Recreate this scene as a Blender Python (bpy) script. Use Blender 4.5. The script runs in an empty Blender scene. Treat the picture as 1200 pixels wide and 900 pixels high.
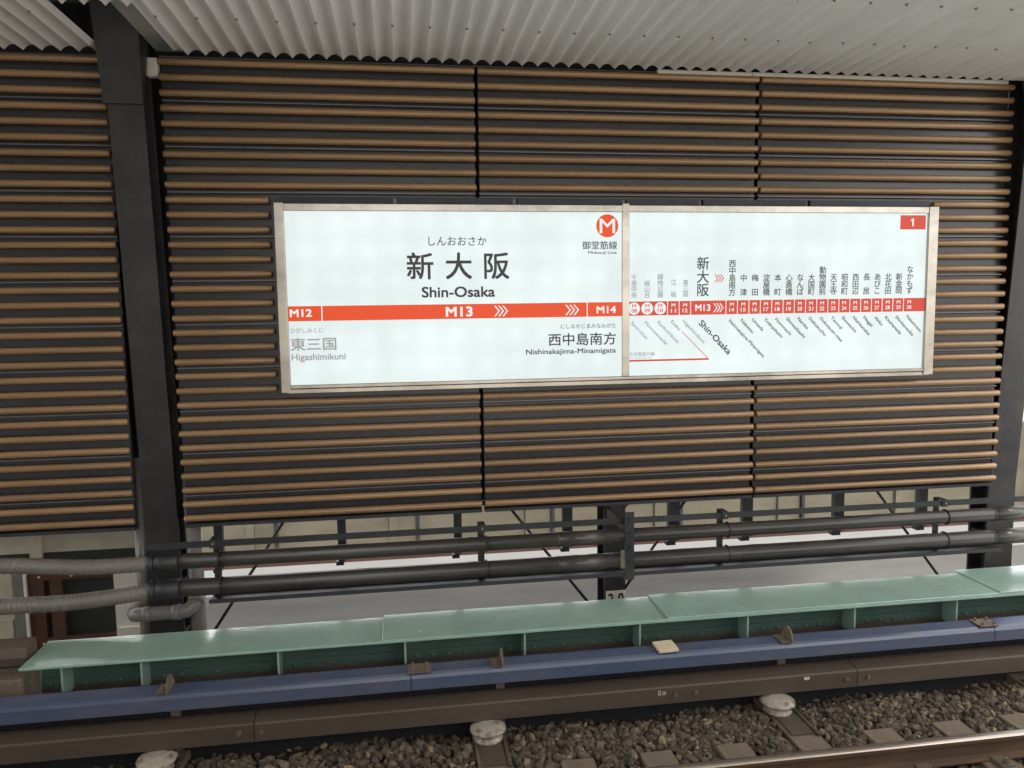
import bpy, bmesh, math, random
from mathutils import Vector, Matrix
import numpy as np
random.seed(7)
S = bpy.context.scene
C = S.collection
PI = math.pi

# ------------------------------------------------------------------ camera
cam_d = bpy.data.cameras.new('camera')
cam = bpy.data.objects.new('camera', cam_d)
C.objects.link(cam)
cam_d.sensor_width = 36.0
cam_d.lens = 36.0 * 889.96 / 1200.0
cam_d.clip_start = 0.05
cam_d.clip_end = 2000.0
_r = Vector((0.98937, -0.14472, -0.01418)); _u = Vector((0.02812, 0.09475, 0.99510)); _f = Vector((0.14267, 0.98493, -0.09781))
_m = Matrix((_r, _u, -_f)).transposed().to_4x4()
_m.translation = Vector((0.0, 0.0, 2.8))
cam.matrix_world = _m
S.camera = cam

# ------------------------------------------------------------------ world, sun, exposure
EXPOSURE = 1.75
SUN_EL, SUN_AZ = 60.0, -78.0          # azimuth measured from +x towards +y
S.view_settings.view_transform = 'Standard'
S.view_settings.look = 'None'
S.view_settings.gamma = 1.0
S.view_settings.use_curve_mapping = False
S.view_settings.exposure = EXPOSURE
S.cycles.use_denoising = True
S.cycles.max_bounces = 10
S.cycles.diffuse_bounces = 6
S.cycles.sample_clamp_indirect = 8.0
w = bpy.data.worlds.new('World'); S.world = w; w.use_nodes = True
nt = w.node_tree; nt.nodes.clear()
out = nt.nodes.new('ShaderNodeOutputWorld'); bg = nt.nodes.new('ShaderNodeBackground')
sky = nt.nodes.new('ShaderNodeTexSky'); sky.sky_type = 'NISHITA'; sky.sun_disc = False
sky.sun_elevation = math.radians(SUN_EL); sky.sun_rotation = math.radians(90.0 - SUN_AZ)
sky.air_density = 1.0; sky.dust_density = 3.0; sky.ozone_density = 1.0
# broken cloud cover mixed into the clear sky
tc = nt.nodes.new('ShaderNodeTexCoord'); nz = nt.nodes.new('ShaderNodeTexNoise')
nz.inputs['Scale'].default_value = 2.2; nz.inputs['Detail'].default_value = 6.0
rp = nt.nodes.new('ShaderNodeValToRGB')
rp.color_ramp.elements[0].position = 0.30; rp.color_ramp.elements[0].color = (0.35, 0.35, 0.35, 1)
rp.color_ramp.elements[1].position = 0.62; rp.color_ramp.elements[1].color = (1, 1, 1, 1)
mx = nt.nodes.new('ShaderNodeMixRGB'); mx.inputs['Color2'].default_value = (9.5, 9.3, 8.9, 1)
nt.links.new(tc.outputs['Generated'], nz.inputs['Vector']); nt.links.new(nz.outputs['Fac'], rp.inputs['Fac'])
nt.links.new(rp.outputs['Color'], mx.inputs['Fac']); nt.links.new(sky.outputs['Color'], mx.inputs['Color1'])
nt.links.new(mx.outputs['Color'], bg.inputs['Color']); bg.inputs['Strength'].default_value = 0.10
nt.links.new(bg.outputs['Background'], out.inputs['Surface'])
sl = bpy.data.lights.new('sun', 'SUN'); sl.energy = 2.4; sl.angle = math.radians(12.0); sl.color = (1.0, 0.96, 0.9)
so = bpy.data.objects.new('sun', sl); C.objects.link(so)
_d = Vector((math.cos(math.radians(SUN_AZ)) * math.cos(math.radians(SUN_EL)), math.sin(math.radians(SUN_AZ)) * math.cos(math.radians(SUN_EL)), math.sin(math.radians(SUN_EL))))
so.rotation_euler = _d.to_track_quat('Z', 'Y').to_euler(); so.location = (20, 30, 40)

# ------------------------------------------------------------------ materials
M = {}
def mat(name, col, rough=0.6, metal=0.0, var=0.15, scale=6.0, dirt_or_refl=None, dirt_or_refl_amt=0.5, dirt_or_refl_scale=3.0, bump=0.0, bump_scale=60.0,
        stretch=(1, 1, 1), rvar=0.1, coat=0.0, spec=0.5, dirt_or_refl_lo=0.45, dirt_or_refl_hi=0.7, island=0.0, dust_z=None):
    m = bpy.data.materials.new(name); m.use_nodes = True
    n = m.node_tree.nodes; l = m.node_tree.links; b = n['Principled BSDF']
    t = n.new('ShaderNodeTexCoord'); mp = n.new('ShaderNodeMapping'); mp.inputs['Scale'].default_value = stretch
    l.new(t.outputs['Object'], mp.inputs['Vector'])
    nz = n.new('ShaderNodeTexNoise'); nz.inputs['Scale'].default_value = scale; nz.inputs['Detail'].default_value = 6.0; nz.inputs['Roughness'].default_value = 0.65
    l.new(mp.outputs['Vector'], nz.inputs['Vector'])
    r = n.new('ShaderNodeValToRGB')
    r.color_ramp.elements[0].position = 0.3; r.color_ramp.elements[1].position = 0.7
    r.color_ramp.elements[0].color = tuple(c * (1 - var) for c in col) + (1,)
    r.color_ramp.elements[1].color = tuple(min(1, c * (1 + var)) for c in col) + (1,)
    l.new(nz.outputs['Fac'], r.inputs['Fac'])
    last = r.outputs['Color']
    if dirt_or_refl:
        dz = n.new('ShaderNodeTexNoise'); dz.inputs['Scale'].default_value = dirt_or_refl_scale; dz.inputs['Detail'].default_value = 8.0; dz.inputs['Roughness'].default_value = 0.7
        l.new(mp.outputs['Vector'], dz.inputs['Vector'])
        mr = n.new('ShaderNodeMapRange'); mr.inputs['From Min'].default_value = dirt_or_refl_lo; mr.inputs['From Max'].default_value = dirt_or_refl_hi; mr.inputs['To Max'].default_value = dirt_or_refl_amt
        l.new(dz.outputs['Fac'], mr.inputs['Value'])
        x = n.new('ShaderNodeMixRGB'); x.inputs['Color2'].default_value = tuple(dirt_or_refl) + (1,)
        l.new(mr.outputs['Result'], x.inputs['Fac']); l.new(last, x.inputs['Color1']); last = x.outputs['Color']
    if dust_z is not None:                  # brown brake dust settled on the lowest part
        sx = n.new('ShaderNodeSeparateXYZ'); l.new(t.outputs['Object'], sx.inputs['Vector'])
        ad = n.new('ShaderNodeMath'); ad.operation = 'MULTIPLY_ADD'; ad.inputs[1].default_value = 0.05; l.new(nz.outputs['Fac'], ad.inputs[0]); l.new(sx.outputs['Z'], ad.inputs[2])
        dm = n.new('ShaderNodeMapRange'); dm.inputs['From Min'].default_value = dust_z + 0.035; dm.inputs['From Max'].default_value = dust_z + 0.015; dm.inputs['To Max'].default_value = 0.9
        l.new(ad.outputs[0], dm.inputs['Value'])
        x = n.new('ShaderNodeMixRGB'); x.inputs['Color2'].default_value = (0.075, 0.050, 0.036, 1)
        l.new(dm.outputs['Result'], x.inputs['Fac']); l.new(last, x.inputs['Color1']); last = x.outputs['Color']
    if island:
        ge = n.new('ShaderNodeNewGeometry'); im = n.new('ShaderNodeMapRange'); im.inputs['To Min'].default_value = 1 - island; im.inputs['To Max'].default_value = 1 + island
        l.new(ge.outputs['Random Per Island'], im.inputs['Value'])
        x = n.new('ShaderNodeMixRGB'); x.blend_type = 'MULTIPLY'; x.inputs['Fac'].default_value = 1.0
        l.new(last, x.inputs['Color1']); l.new(im.outputs['Result'], x.inputs['Color2']); last = x.outputs['Color']
    l.new(last, b.inputs['Base Color'])
    rr = n.new('ShaderNodeMapRange'); rr.inputs['To Min'].default_value = max(0.03, rough - rvar); rr.inputs['To Max'].default_value = min(1, rough + rvar)
    l.new(nz.outputs['Fac'], rr.inputs['Value']); l.new(rr.outputs['Result'], b.inputs['Roughness'])
    b.inputs['Metallic'].default_value = metal; b.inputs['Specular IOR Level'].default_value = spec
    b.inputs['Coat Weight'].default_value = coat; b.inputs['Coat Roughness'].default_value = 0.12
    if bump:
        bz = n.new('ShaderNodeTexNoise'); bz.inputs['Scale'].default_value = bump_scale; bz.inputs['Detail'].default_value = 4.0
        l.new(mp.outputs['Vector'], bz.inputs['Vector'])
        bp = n.new('ShaderNodeBump'); bp.inputs['Strength'].default_value = bump; bp.inputs['Distance'].default_value = 0.02
        l.new(bz.outputs['Fac'], bp.inputs['Height']); l.new(bp.outputs['Normal'], b.inputs['Normal'])
        if coat: l.new(bp.outputs['Normal'], b.inputs['Coat Normal'])
    M[name] = m
    return m
def emat(name, col, strength, mottled=0.0):
    m = bpy.data.materials.new(name); m.use_nodes = True
    n = m.node_tree.nodes; l = m.node_tree.links; b = n['Principled BSDF']
    b.inputs['Base Color'].default_value = tuple(c * 0.05 for c in col) + (1,); b.inputs['Roughness'].default_value = 0.35; b.inputs['Specular IOR Level'].default_value = 0.25
    b.inputs['Emission Color'].default_value = tuple(col) + (1,)
    s = strength / (2 ** EXPOSURE)
    b.inputs['Emission Strength'].default_value = s
    if mottled:
        t = n.new('ShaderNodeTexCoord'); mp = n.new('ShaderNodeMapping'); mp.inputs['Scale'].default_value = (4.1, 0.01, 4.3)
        l.new(t.outputs['Object'], mp.inputs['Vector'])
        v = n.new('ShaderNodeTexVoronoi'); v.voronoi_dimensions = '3D'; v.feature = 'SMOOTH_F1'; v.inputs['Scale'].default_value = 1.0; v.inputs['Randomness'].default_value = 0.0; v.inputs['Smoothness'].default_value = 1.0
        l.new(mp.outputs['Vector'], v.inputs['Vector'])
        z = n.new('ShaderNodeTexNoise'); z.inputs['Scale'].default_value = 1.6; z.inputs['Detail'].default_value = 2.0
        l.new(t.outputs['Object'], z.inputs['Vector'])
        a = n.new('ShaderNodeMapRange'); a.inputs['From Min'].default_value = 0.0; a.inputs['From Max'].default_value = 0.7; a.inputs['To Min'].default_value = s * (1 + mottled); a.inputs['To Max'].default_value = s * (1 - mottled)
        l.new(v.outputs['Distance'], a.inputs['Value'])
        c = n.new('ShaderNodeMapRange'); c.inputs['From Min'].default_value = 0.3; c.inputs['From Max'].default_value = 0.7; c.inputs['To Min'].default_value = 0.93; c.inputs['To Max'].default_value = 1.06
        l.new(z.outputs['Fac'], c.inputs['Value'])
        q = n.new('ShaderNodeMath'); q.operation = 'MULTIPLY'; l.new(a.outputs['Result'], q.inputs[0]); l.new(c.outputs['Result'], q.inputs[1])
        l.new(q.outputs[0], b.inputs['Emission Strength'])
    M[name] = m
    return m

mat('slat_bronze', (0.32, 0.192, 0.095), 0.34, 0.15, 0.10, 5, stretch=(0.4, 3, 3), dirt_or_refl=(0.20, 0.145, 0.10), dirt_or_refl_amt=0.45, island=0.10)
mat('backing_dark', (0.032, 0.030, 0.033), 0.24, 0.0, 0.08, 1.0, dirt_or_refl=(0.06, 0.054, 0.054), dirt_or_refl_amt=0.4, dirt_or_refl_scale=1, stretch=(0.3, 1, 1))
mat('ledge_grey', (0.14, 0.135, 0.14), 0.4, 0.4, 0.1)
mat('dark_steel', (0.020, 0.021, 0.025), 0.48, 0.0, 0.2, 4, dirt_or_refl=(0.045, 0.04, 0.035), dirt_or_refl_amt=0.5, bump=0.05, bump_scale=90)
mat('column_steel', (0.024, 0.0235, 0.025), 0.42, 0.0, 0.15, 3, dirt_or_refl=(0.055, 0.049, 0.045), dirt_or_refl_amt=0.6, bump=0.06, bump_scale=70)
mat('pipe_dark', (0.045, 0.040, 0.036), 0.30, 0.0, 0.2, 5, dirt_or_refl=(0.09, 0.078, 0.067), dirt_or_refl_amt=0.5, stretch=(0.6, 3, 3), bump=0.03, bump_scale=40)
mat('conduit_grey', (0.175, 0.152, 0.140), 0.38, 0.0, 0.08, 4, dirt_or_refl=(0.12, 0.10, 0.09), dirt_or_refl_amt=0.4)
mat('pvc_grey', (0.185, 0.172, 0.163), 0.3, 0.0, 0.1, 5, dirt_or_refl=(0.18, 0.16, 0.14), dirt_or_refl_amt=0.5)
mat('green_paint', (0.31, 0.465, 0.39), 0.24, 0.0, 0.06, 3, dirt_or_refl=(0.27, 0.32, 0.27), dirt_or_refl_amt=0.45, dirt_or_refl_scale=4, bump=0.07, bump_scale=24, rvar=0.08, coat=1.0, dust_z=0.15)
mat('green_web', (0.055, 0.110, 0.088), 0.5, 0.0, 0.2, 4, dirt_or_refl=(0.085, 0.075, 0.055), dirt_or_refl_amt=0.6, dirt_or_refl_scale=4, bump=0.1, bump_scale=50, dust_z=0.165)
mat('green_rivet', (0.060, 0.105, 0.085), 0.5, 0.0, 0.2, 4)
mat('brake_dust', (0.085, 0.058, 0.040), 0.85, 0.0, 0.3, 10, bump=0.3, bump_scale=120)
mat('blue_cover', (0.055, 0.085, 0.165), 0.22, 0.0, 0.10, 4, dirt_or_refl=(0.135, 0.125, 0.128), dirt_or_refl_amt=0.65, dirt_or_refl_scale=3, stretch=(0.5, 2, 2), coat=0.2, dirt_or_refl_lo=0.35)
mat('third_rail_steel', (0.105, 0.079, 0.059), 0.62, 0.15, 0.2, 6, dirt_or_refl=(0.065, 0.045, 0.033), dirt_or_refl_amt=0.7, stretch=(0.5, 2, 2), bump=0.08, bump_scale=90)
mat('bracket_steel', (0.16, 0.12, 0.09), 0.6, 0.2, 0.2, 12, dirt_or_refl=(0.25, 0.2, 0.15), dirt_or_refl_amt=0.6)
mat('bolt_steel', (0.20, 0.16, 0.12), 0.5, 0.4, 0.2, 20)
mat('pale_wood', (0.62, 0.52, 0.36), 0.6, 0.0, 0.12, 8, stretch=(1, 6, 6))
mat('porcelain', (0.42, 0.385, 0.32), 0.22, 0.0, 0.15, 12, dirt_or_refl=(0.15, 0.085, 0.05), dirt_or_refl_amt=0.8, dirt_or_refl_scale=14, dirt_or_refl_lo=0.48, dirt_or_refl_hi=0.62)
mat('sleeper_concrete', (0.20, 0.155, 0.112), 0.85, 0.0, 0.2, 8, dirt_or_refl=(0.09, 0.065, 0.048), dirt_or_refl_amt=0.7, bump=0.2, bump_scale=60)
mat('plate_steel', (0.11, 0.085, 0.065), 0.6, 0.2, 0.2, 10)
mat('rail_rust', (0.13, 0.075, 0.042), 0.7, 0.1, 0.3, 8, dirt_or_refl=(0.075, 0.05, 0.035), dirt_or_refl_amt=0.7, stretch=(0.4, 2, 2), bump=0.1, bump_scale=90)
mat('rail_bright', (0.50, 0.43, 0.37), 0.28, 0.9, 0.1, 6, stretch=(0.1, 6, 6), dirt_or_refl=(0.22, 0.15, 0.10), dirt_or_refl_amt=0.5)
mat('ceiling_white', (0.80, 0.795, 0.785), 0.42, 0.0, 0.04, 1.5, dirt_or_refl=(0.52, 0.49, 0.46), dirt_or_refl_amt=0.45, stretch=(4, 0.35, 1))
mat('trim_cream', (0.62, 0.60, 0.54), 0.45, 0.0, 0.06, 3)
mat('flashing_grey', (0.36, 0.37, 0.34), 0.5, 0.0, 0.1, 2)
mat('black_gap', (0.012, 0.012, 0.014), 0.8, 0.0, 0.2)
mat('asphalt', (0.062, 0.060, 0.057), 0.6, 0.0, 0.2, 1.2, dirt_or_refl=(0.10, 0.097, 0.09), dirt_or_refl_amt=0.6, dirt_or_refl_scale=0.8, stretch=(0.35, 1.2, 1), bump=0.1, bump_scale=80)
mat('light_concrete', (0.165, 0.168, 0.167), 0.7, 0.0, 0.08, 1.5, dirt_or_refl=(0.15, 0.148, 0.145), dirt_or_refl_amt=0.4)
mat('ground_grey', (0.22, 0.21, 0.19), 0.9, 0.0, 0.2, 0.6)
mat('platform_concrete', (0.42, 0.41, 0.38), 0.8, 0.0, 0.1, 2, dirt_or_refl=(0.3, 0.29, 0.26), dirt_or_refl_amt=0.5)
mat('deck_dirt', (0.025, 0.019, 0.015), 0.95, 0.0, 0.3, 9, bump=0.4, bump_scale=70)
mat('cream_concrete', (0.105, 0.093, 0.064), 0.8, 0.0, 0.14, 2, dirt_or_refl=(0.06, 0.052, 0.036), dirt_or_refl_amt=0.6, dirt_or_refl_scale=1.8, stretch=(0.5, 1, 2))  # parapet colour darkened in place of shade from a canopy above it
mat('red_brown', (0.050, 0.018, 0.014), 0.6, 0.0, 0.2, 4, dirt_or_refl=(0.04, 0.02, 0.016), dirt_or_refl_amt=0.5)
mat('rust_frame', (0.085, 0.032, 0.018), 0.75, 0.0, 0.3, 9, dirt_or_refl=(0.06, 0.03, 0.02), dirt_or_refl_amt=0.7, bump=0.2)
mat('dark_mesh', (0.022, 0.026, 0.020), 0.7, 0.0, 0.4, 14)
mat('abutment_cream', (0.46, 0.42, 0.32), 0.8, 0.0, 0.12, 2, dirt_or_refl=(0.27, 0.24, 0.17), dirt_or_refl_amt=0.6, dirt_or_refl_scale=2.5)
mat('white_panel', (0.78, 0.73, 0.65), 0.6, 0.0, 0.08, 3, dirt_or_refl=(0.38, 0.34, 0.28), dirt_or_refl_amt=0.4)
mat('green_grey_post', (0.16, 0.165, 0.135), 0.7, 0.0, 0.2, 6)
mat('frame_steel', (0.43, 0.395, 0.345), 0.22, 0.9, 0.10, 3, stretch=(0.6, 1, 1), rvar=0.08, dirt_or_refl=(0.16, 0.145, 0.13), dirt_or_refl_amt=0.75, dirt_or_refl_scale=2.2)  # darker patches put streaky reflections into the frame colour
mat('casing_navy', (0.012, 0.015, 0.024), 0.5, 0.0, 0.1)
mat('ink_dark', (0.040, 0.040, 0.045), 0.45, 0.0, 0.05)
mat('plate_cream', (0.75, 0.70, 0.55), 0.55, 0.0, 0.06, 10, dirt_or_refl=(0.35, 0.28, 0.18), dirt_or_refl_amt=0.4)
mat('chalk_white', (0.55, 0.53, 0.48), 0.8, 0.0, 0.1)
mat('render_wall', (0.42, 0.40, 0.37), 0.85, 0.0, 0.1, 0.7)
mat('glass_dark', (0.05, 0.06, 0.07), 0.1, 0.0, 0.1)
emat('sign_white', (0.785, 0.880, 0.870), 0.99, 0.06)
emat('sign_red', (0.83, 0.085, 0.022), 0.93)
emat('sign_red_b', (0.72, 0.075, 0.042), 0.9)
emat('sign_letter_white', (0.86, 0.88, 0.86), 0.95)
emat('ink_grey', (0.34, 0.35, 0.335), 0.95)
emat('ink_mid', (0.06, 0.066, 0.07), 0.95)

# ------------------------------------------------------------------ builders
def obj(name, bm, m, parent=None, smooth=False, loc=None):
    me = bpy.data.meshes.new(name)
    bm.normal_update(); bm.to_mesh(me); bm.free()
    me.materials.append(M[m] if isinstance(m, str) else m)
    if smooth:
        for p in me.polygons: p.use_smooth = True
    o = bpy.data.objects.new(name, me); C.objects.link(o)
    if parent: o.parent = parent
    if loc: o.location = loc
    return o
def tag(o, label=None, cat=None, group=None, kind=None):
    if label: o['label'] = label
    if cat: o['category'] = cat
    if group: o['group'] = group
    if kind: o['kind'] = kind
    return o
def thing(name, label, cat, loc=(0, 0, 0), group=None):
    o = bpy.data.objects.new(name, None); C.objects.link(o); o.location = loc; o.empty_display_size = 0.2
    return tag(o, label, cat, group)
def dup_tree(o, parent=None):
    c = o.copy(); C.objects.link(c)
    if parent: c.parent = parent
    for ch in list(o.children): dup_tree(ch, c)
    return c
def bx(bm, x0, x1, y0, y1, z0, z1, bev=0.0):
    vs = [bm.verts.new((x, y, z)) for x in (x0, x1) for y in (y0, y1) for z in (z0, z1)]
    fs = [(0, 1, 3, 2), (4, 6, 7, 5), (0, 4, 5, 1), (2, 3, 7, 6), (0, 2, 6, 4), (1, 5, 7, 3)]
    ff = [bm.faces.new([vs[i] for i in f]) for f in fs]
    if bev:
        es = list({e for f in ff for e in f.edges})
        bmesh.ops.bevel(bm, geom=es, offset=bev, segments=1, affect='EDGES', profile=0.5)
def box(name, x0, x1, y0, y1, z0, z1, m, parent=None, bev=0.0):
    bm = bmesh.new(); bx(bm, x0, x1, y0, y1, z0, z1, bev); return obj(name, bm, m, parent)
def prism_x(bm, prof, x0, x1):
    """profile of (y, z) points, extruded along x"""
    a = [bm.verts.new((x0, y, z)) for y, z in prof]; b = [bm.verts.new((x1, y, z)) for y, z in prof]
    n = len(prof)
    for i in range(n):
        j = (i + 1) % n
        bm.faces.new((a[i], a[j], b[j], b[i]))
    bm.faces.new(a[::-1]); bm.faces.new(b)
    bmesh.ops.recalc_face_normals(bm, faces=bm.faces[:])
def tube(bm, pts, r, seg=16, caps=True, rf=None, smooth=True):
    pts = [Vector(p) for p in pts]; rings = []
    n = len(pts)
    up = Vector((0, 0, 1))
    for i, p in enumerate(pts):
        t = (pts[min(i + 1, n - 1)] - pts[max(i - 1, 0)]).normalized()
        ref = up if abs(t.dot(up)) < 0.95 else Vector((0, 1, 0))
        a = t.cross(ref).normalized(); b = t.cross(a).normalized()
        rr = rf(i) if rf else r
        rings.append([bm.verts.new(p + a * rr * math.cos(2 * PI * k / seg) + b * rr * math.sin(2 * PI * k / seg)) for k in range(seg)])
    for i in range(n - 1):
        for k in range(seg):
            f = bm.faces.new((rings[i][k], rings[i][(k + 1) % seg], rings[i + 1][(k + 1) % seg], rings[i + 1][k])); f.smooth = smooth
    if caps:
        bm.faces.new(rings[0][::-1]); bm.faces.new(rings[-1])
def lathe(bm, prof, c, seg=28):
    rings = []
    for r, z in prof:
        rings.append([bm.verts.new((c[0] + r * math.cos(2 * PI * k / seg), c[1] + r * math.sin(2 * PI * k / seg), c[2] + z)) for k in range(seg)])
    for i in range(len(prof) - 1):
        for k in range(seg):
            f = bm.faces.new((rings[i][k], rings[i][(k + 1) % seg], rings[i + 1][(k + 1) % seg], rings[i + 1][k])); f.smooth = True
    bm.faces.new(rings[0][::-1]); bm.faces.new(rings[-1])
def bolt(bm, x, y, z, axis='z', r=0.012, h=0.012):
    d = {'z': Vector((0, 0, 1)), '-y': Vector((0, -1, 0))}[axis]
    p = Vector((x, y, z)); tube(bm, [p - d * 0.003, p + d * h], r, 6, smooth=False)
def dome(bm, x, y, z, r, h):
    """rivet head facing -y"""
    rings = []
    for a in (0.0, 0.5, 0.85):
        rr = r * math.cos(a * PI / 2); yy = y - h * math.sin(a * PI / 2)
        rings.append([bm.verts.new((x + rr * math.cos(2 * PI * k / 10), yy, z + rr * math.sin(2 * PI * k / 10))) for k in range(10)])
    for i in range(2):
        for k in range(10):
            f = bm.faces.new((rings[i][k], rings[i][(k + 1) % 10], rings[i + 1][(k + 1) % 10], rings[i + 1][k])); f.smooth = True
    bm.faces.new(rings[-1])

# ------------------------------------------------------------------ setting: ground, road, track bed, platform
def structure(name, x0, x1, y0, y1, z0, z1, m):
    return tag(box(name, x0, x1, y0, y1, z0, z1, m), kind='structure')
structure('ground', -400, 400, -400, 400, -6.0, -1.06, 'ground_grey')
structure('road', -40, 60, 6.9, 10.34, -1.058, -1.0, 'asphalt')
structure('pavement', -40, 60, 10.342, 11.46, -1.056, -0.985, 'light_concrete')
structure('track_bed', -14, 16, 2.08, 5.68, -1.056, -0.27, 'deck_dirt')
structure('platform', -14, 16, -3.2, 2.06, -1.056, 1.1, 'platform_concrete')

# ------------------------------------------------------------------ slatted wall panels
SL0, SLP, SLR = 4.773, 0.1182, 0.0275
ZS = [SL0 - SLP * i for i in range(32)]
WY = 6.5
def slat(bm, x0, x1, z):
    n = 12; e = 0.010
    rings = []
    for x, r in ((x0, SLR * 0.6), (x0 + e * 0.4, SLR * 0.9), (x0 + e, SLR), (x1 - e, SLR), (x1 - e * 0.4, SLR * 0.9), (x1, SLR * 0.6)):
        rings.append([bm.verts.new((x, WY + r * math.cos(2 * PI * k / n), z + r * math.sin(2 * PI * k / n))) for k in range(n)])
    for i in range(5):
        for k in range(n):
            f = bm.faces.new((rings[i][k], rings[i][(k + 1) % n], rings[i + 1][(k + 1) % n], rings[i + 1][k])); f.smooth = True
    bm.faces.new(rings[0][::-1]); bm.faces.new(rings[-1])
SX0, SX1 = -1.03, 4.885       # the opening left round the sign
def wall_panel(x0, x1, label, lo_gap, hi_gap):
    t = thing('slatted_panel', label, 'wall panel', ((x0 + x1) / 2, WY, 1.05), 'slatted panels of the wall behind the track')
    off = Vector((-(x0 + x1) / 2, -WY, -1.05))
    def fin(name, bm, m):
        bmesh.ops.translate(bm, verts=bm.verts[:], vec=off); return obj(name, bm, m, t)
    bm = bmesh.new(); low = bmesh.new()
    a, b = x0 + lo_gap, x1 - hi_gap
    for i, z in enumerate(ZS):
        spans = [(a, b)]
        if 9 <= i <= 22:
            spans = []
            if a < SX0: spans.append((a, min(b, SX0)))
            if b > SX1: spans.append((max(a, SX1), b))
        dz = random.uniform(-0.0012, 0.0012)
        for s in spans:
            if s[1] - s[0] > 0.05: slat(low if (i > 22 and a > SX0 and b < SX1) else bm, s[0], s[1], z + dz)
    fin('slat_screen', bm, 'slat_bronze')
    if low.verts: fin('slat_screen', low, 'slat_bronze')
    else: low.free()
    bm = bmesh.new(); bx(bm, x0 + lo_gap + 0.006, x1 - hi_gap - 0.006, 6.552, 6.60, 1.062, 4.79); fin('backing_board', bm, 'backing_dark')
    for k in range(1, 11):
        z = ZS[3 * k - 1] - 0.052
        for a2, b2 in ([(x0 + lo_gap + 0.006, x1 - hi_gap - 0.006)]):
            bm = bmesh.new(); bx(bm, a2, b2, 6.527, 6.549, z - 0.006, z + 0.004)
            lg = fin('ledge', bm, 'ledge_grey')
            bm = bmesh.new(); bx(bm, a2, b2, 6.546, 6.551, z - 0.014, z - 0.0065)
            sm = fin('seam', bm, 'black_gap'); sm.parent = lg
    bm = bmesh.new(); bx(bm, x0 + lo_gap, x1 - hi_gap, 6.50, 6.60, 1.030, 1.058); fin('bottom_channel', bm, 'dark_steel')
    return t
wall_panel(-4.74, -2.215, 'slatted wall panel left of the tall dark column', 0.0, 0.0)
wall_panel(-1.825, 0.675, 'slatted wall panel between the tall left column and the first vertical seam', 0.0, 0.012)
wall_panel(0.675, 3.18, 'slatted wall panel between the two vertical seams, behind the middle of the sign', 0.012, 0.012)
wall_panel(3.18, 5.665, 'slatted wall panel between the second seam and the right column, behind the numbered sign corner', 0.012, 0.0)
tag(box('rear_cladding', -5.0, 5.98, 6.89, 6.92, 1.035, 5.245, 'casing_navy'), 'dark sheet cladding closing the back of the slatted wall', 'cladding')
t = thing('wall_head_board', 'dark board closing the gap between slatted wall and corrugated ceiling', 'board', (0, 6.63, 4.8))
box('board', -5, -2.18, 0.02, 0.05, -0.012, 0.44, 'black_gap', t)
box('board', -1.89, 6.2, 0.02, 0.05, -0.012, 0.44, 'black_gap', t)
box('trim_strip', 2.24, 3.10, -0.14, -0.02, 0.0, 0.03, 'trim_cream', t)
box('trim_strip', 3.104, 4.02, -0.142, -0.02, 0.0, 0.031, 'trim_cream', t)
box('trim_strip', 4.024, 5.6, -0.14, -0.02, 0.0, 0.032, 'trim_cream', t)
box('thin_strip', -1.82, 2.236, -0.12, -0.03, 0.010, 0.018, 'ledge_grey', t)
box('thin_strip', -4.74, -2.22, -0.12, -0.03, 0.004, 0.012, 'ledge_grey', t)
tag(box('junction_box', -1.915, -1.830, 6.49, 6.56, 4.655, 4.80, 'trim_cream', bev=0.006), 'small cream box under the ceiling beside the tall left column', 'box')

# ------------------------------------------------------------------ roof
CP, CA, CZ = 0.1315, 0.021, 4.822
def corrugated(name, x0, x1, y0, y1, parent):
    bm = bmesh.new(); n = int((x1 - x0) / CP * 26); rows = []
    for y in (y0, y1):
        rows.append([])
        for i in range(n + 1):
            x = x0 + (x1 - x0) * i / n
            ph = 2 * PI * x / CP
            h = max(-1.0, 2.12 * abs(math.sin(ph / 2)) ** 0.8 - 1.12)        # rounded crowns, narrow valleys
            rows[-1].append(bm.verts.new((x, y, CZ + CA * h)))
    for i in range(n):
        f = bm.faces.new((rows[0][i], rows[1][i], rows[1][i + 1], rows[0][i + 1]))
    return obj(name, bm, 'ceiling_white', parent)
roof = thing('canopy_roof', 'pale corrugated metal ceiling of the canopy over the track', 'roof')
corrugated('corrugated_sheet', -9.0, -2.20, -1.6, 6.42, roof)
corrugated('corrugated_sheet', -2.199, -1.681, -1.6, 5.48, roof)
corrugated('corrugated_sheet', -1.68, 0.545, -1.6, 6.42, roof)
corrugated('corrugated_sheet', 0.52, 5.46, -1.6, 6.42, roof).location.z = -0.003
corrugated('corrugated_sheet', 5.80, 6.24, -1.6, 6.42, roof)
box('flashing', -1.86, -1.66, 5.47, 6.60, CZ + 0.06, CZ + 0.07, 'flashing_grey', roof)
box('roof_deck', -9.2, 6.25, -1.7, 6.95, 5.25, 5.29, 'flashing_grey', roof)
box('edge_beam', 5.465, 5.795, -1.6, 6.40, 4.806, 5.245, 'ceiling_white', roof)
scr = bmesh.new(); dome(scr, 0, 0, 0, 0.008, 0.014)
bmesh.ops.rotate(scr, cent=(0, 0, 0), matrix=Matrix.Rotation(PI / 2, 3, 'X'), verts=scr.verts[:])
bx(scr, -0.010, 0.010, -0.010, 0.010, -0.002, 0.001)
s0 = obj('screw', scr, 'bolt_steel', roof)
k = 0
for yy in (5.63, 4.88):
    for i in range(-12, 21):
        x = 2 * i * CP
        if -2.25 < x < -1.6: continue
        s = s0 if k == 0 else s0.copy()
        if k: C.objects.link(s); s.parent = roof
        k += 1
        s.location = (x, yy + random.uniform(-0.01, 0.01), CZ - CA - 0.001)
t = thing('light_blocker_wall', 'plain unseen wall added behind the viewer to darken the left side', 'building', (-5.6, -2.2, 1.1))  # out of view, added to keep light off the left half
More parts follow.
